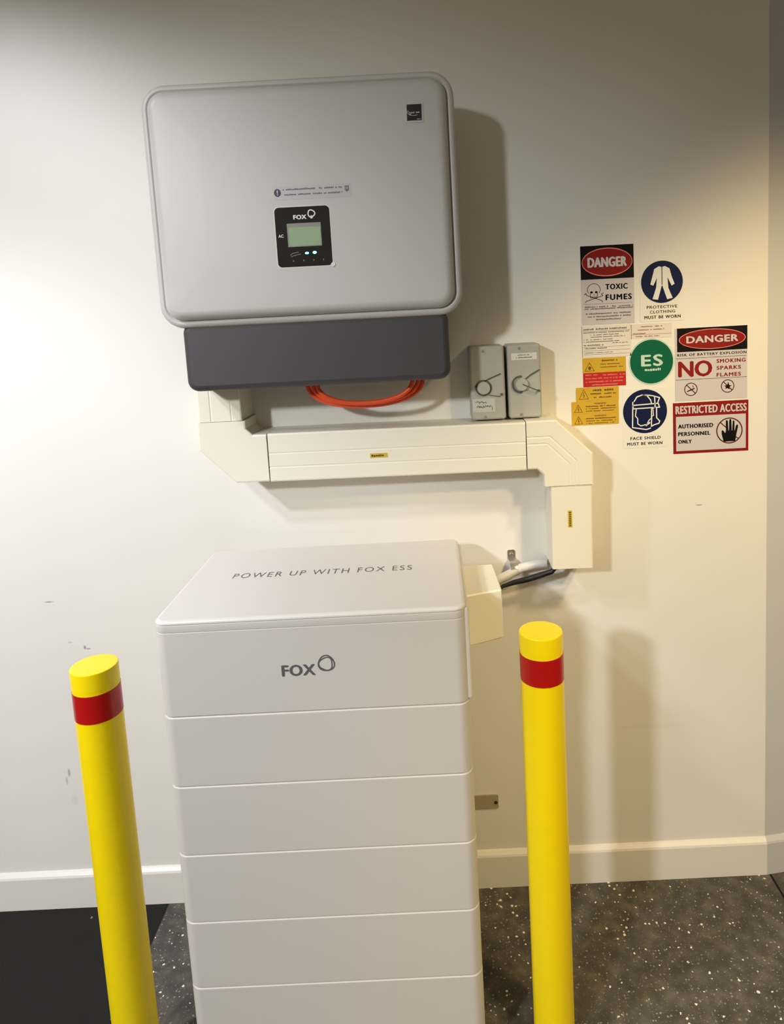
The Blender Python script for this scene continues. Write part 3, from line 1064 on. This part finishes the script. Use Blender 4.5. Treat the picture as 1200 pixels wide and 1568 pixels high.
# ES circle
t = thing('round_sticker', 'green round sticker with the letters ES', 'sticker', (0.5216, 0, 1.298))
MB().plate(ellipse(0.5216, 1.3520, 0.0545, 0.0560, 64), 0.0, 0.0006).build('backing', M['mint'], t)
MB().plate(ellipse(0.5216, 1.3520, 0.0512, 0.0525, 64), Y1, 0.0004).build('green_disc', M['green'], t)
mb = MB()
text_mb(mb, 'ES', 0.4965, 0.5485, 1.3410, 1.3690, Y2, bold=0.05, spacing=1.15)
dashes(mb, 0.5050, 0.5430, 1.3300, 0.0056, Y2, 110)
mb.build('lettering', M['mint'], t)

# face shield
t = sign('face_shield_sign', 'round navy blue sign with white face shield, caption FACE SHIELD MUST BE WORN', 'sign', 0.4500, 0.5590, 1.1440, 1.2900, mat('sticker_cream', srgb(232, 228, 220), 0.45), 0.004)
cx, cz, k = 0.5042, 1.2328, 0.0530
MB().plate(ellipse(cx, cz, 0.0530, 0.0534, 64), Y1, 0.0004).build('blue_disc', M['navy'], t)
mb = MB()
lw = 0.0024
mb.stroke(pk([(-0.55, 0.46), (-0.58, -0.72), (0.05, -0.84), (0.25, -0.78)]), lw, Y2)
mb.stroke(pk([(-0.55, 0.30), (0.60, 0.34), (0.66, 0.16), (-0.52, 0.14), (-0.55, 0.30)]), lw, Y2)
mb.stroke(pk([(-0.50, 0.46), (-0.36, 0.68), (-0.10, 0.76), (0.12, 0.74), (0.34, 0.70), (0.66, 0.60), (0.58, 0.36)]), lw, Y2)
mb.stroke(pk([(-0.10, 0.76), (0.10, 0.72), (0.26, 0.50), (0.30, 0.34)]), lw, Y2)
mb.stroke(pk([(0.44, 0.66), (0.46, 0.16), (0.30, 0.10), (0.28, -0.70), (0.40, -0.64), (0.62, -0.58), (0.66, -0.48), (0.52, -0.32), (0.52, 0.14)]), lw, Y2)
mb.stroke(pk([(-0.40, 0.12), (-0.44, -0.20), (-0.34, -0.32), (-0.34, -0.56), (-0.20, -0.66), (0.08, -0.60), (0.16, -0.44), (0.26, -0.34)]), lw * 0.9, Y2)
mb.stroke(pk([(0.02, -0.66), (0.22, -0.52)]), lw * 1.4, Y2)
mb.stroke(pk([(0.36, 0.08), (0.38, -0.20), (0.32, -0.24)]), lw * 0.7, Y2)
mb.build('face_shield_symbol', M['white'], t)
mb = MB()
text_mb(mb, 'FACE SHIELD', 0.4680, 0.5410, 1.1640, 1.1715, Y1, bold=0.05, spacing=1.2)
text_mb(mb, 'MUST BE WORN', 0.4600, 0.5450, 1.1505, 1.1580, Y1, bold=0.05, spacing=1.2)
mb.build('caption', M['ink'], t)

# danger: no smoking
t = sign('danger_sign', 'DANGER NO SMOKING SPARKS FLAMES sign on the right', 'sign', 0.5775, 0.7500, 1.2530, 1.4275, M['paper'])
danger_header(t, 0.5828, 0.7500, 1.3710, 1.4275)
mb = MB()
text_mb(mb, 'RISK OF BATTERY EXPLOSION', 0.5830, 0.7480, 1.3605, 1.3668, Y1, bold=0.05, spacing=1.2)
mb.plate([(0.5800, 1.3550), (0.7480, 1.3550), (0.7480, 1.3558), (0.5800, 1.3558)], Y1)
mb.plate([(0.5790, 1.3040), (0.7490, 1.3040), (0.7490, 1.3048), (0.5790, 1.3048)], Y1)
mb.build('lettering', M['ink'], t)
mb = MB()
text_mb(mb, 'NO', 0.5845, 0.6665, 1.3100, 1.3490, Y1, bold=0.05)
text_mb(mb, 'SMOKING', 0.6765, 0.7460, 1.3405, 1.3500, Y1, bold=0.06, spacing=1.2)
text_mb(mb, 'SPARKS', 0.6765, 0.7350, 1.3240, 1.3335, Y1, bold=0.06, spacing=1.2)
text_mb(mb, 'FLAMES', 0.6765, 0.7350, 1.3075, 1.3170, Y1, bold=0.06, spacing=1.2)
mb.build('red_lettering', M['sred'], t)
for (cx, cz, kind) in ((0.6150, 1.2805, 0), (0.7030, 1.2840, 1)):
    mb = MB()
    ring_polys(mb, cx, cz, 0.0150, 0.0022, Y1)
    mb.stroke([(cx - 0.0100, cz + 0.0105), (cx + 0.0105, cz - 0.0100)], 0.0024, Y1)
    mb.build('prohibition_ring', mat('dark_maroon', srgb(88, 36, 40), 0.5), t)
    mb = MB()
    if kind == 0:
        mb.stroke([(cx - 0.0090, cz - 0.0050), (cx + 0.0090, cz + 0.0020)], 0.0026, Y1, 0.0005)
        mb.stroke([(cx + 0.0060, cz + 0.0040), (cx + 0.0040, cz + 0.0090)], 0.0012, Y1, 0.0005)
    else:
        mb.plate([(cx - 0.0080, cz + 0.0010), (cx - 0.0010, cz + 0.0020), (cx + 0.0010, cz + 0.0100), (cx + 0.0040, cz + 0.0020),
                  (cx + 0.0095, cz + 0.0010), (cx + 0.0040, cz - 0.0030), (cx + 0.0050, cz - 0.0080), (cx - 0.0010, cz - 0.0050), (cx - 0.0060, cz - 0.0070), (cx - 0.0040, cz - 0.0020)], Y1, 0.0005)
    mb.build('cigarette_symbol' if kind == 0 else 'flame_symbol', M['ink'], t)

# restricted access
t = sign('restricted_access_sign', 'red-bordered RESTRICTED ACCESS sign with black hand, lowest on the right', 'sign', 0.5715, 0.7530, 1.1240, 1.2488, M['sred'])
MB().plate([(0.5785, 1.1310), (0.7465, 1.1310), (0.7465, 1.2150), (0.5785, 1.2150)], Y1, 0.0004).build('white_panel', M['paper'], t)
MB_t = text_mb(MB(), 'RESTRICTED ACCESS', 0.5775, 0.7485, 1.2215, 1.2410, Y1, bold=0.04, spacing=1.1)
MB_t.build('heading', M['paper'], t)
mb = MB()
text_mb(mb, 'AUTHORISED', 0.5830, 0.6680, 1.1860, 1.1965, Y2, bold=0.07, spacing=1.15)
text_mb(mb, 'PERSONNEL', 0.5830, 0.6610, 1.1675, 1.1775, Y2, bold=0.07, spacing=1.15)
text_mb(mb, 'ONLY', 0.5830, 0.6160, 1.1490, 1.1585, Y2, bold=0.07, spacing=1.15)
mb.build('lettering', M['ink'], t)
cx, cz = 0.7070, 1.1755
mb = MB()
ring_polys(mb, cx, cz, 0.0305, 0.0030, Y2)
mb.stroke([(cx - 0.0215, cz + 0.0205), (cx - 0.0080, cz + 0.0080)], 0.0026, Y2)
mb.stroke([(cx + 0.0100, cz - 0.0120), (cx + 0.0215, cz - 0.0205)], 0.0026, Y2)
mb.build('prohibition_ring', mat('dark_maroon', srgb(96, 34, 38), 0.5), t)
mb = MB()
hp = [(-0.014, -0.0265), (0.014, -0.0265), (0.0165, -0.010), (0.0205, 0.008), (0.0205, 0.0130), (0.0175, 0.0140), (0.0155, 0.0110), (0.0130, -0.0005),
      (0.0120, 0.0000), (0.0120, 0.0220), (0.0100, 0.0250), (0.0078, 0.0220), (0.0068, 0.0000), (0.0055, 0.0000), (0.0045, 0.0260), (0.0020, 0.0290),
      (-0.0005, 0.0260), (-0.0010, 0.0000), (-0.0024, 0.0000), (-0.0040, 0.0240), (-0.0066, 0.0265), (-0.0088, 0.0240), (-0.0085, 0.0000),
      (-0.0105, -0.0060), (-0.0125, -0.0030), (-0.0160, 0.0020), (-0.0190, 0.0000), (-0.0185, -0.0080), (-0.0165, -0.0170)]
mb.plate([(cx + u, cz + w) for u, w in hp], Y2 - 0.0003, 0.0003)
mb.build('hand_symbol', M['ink'], t)
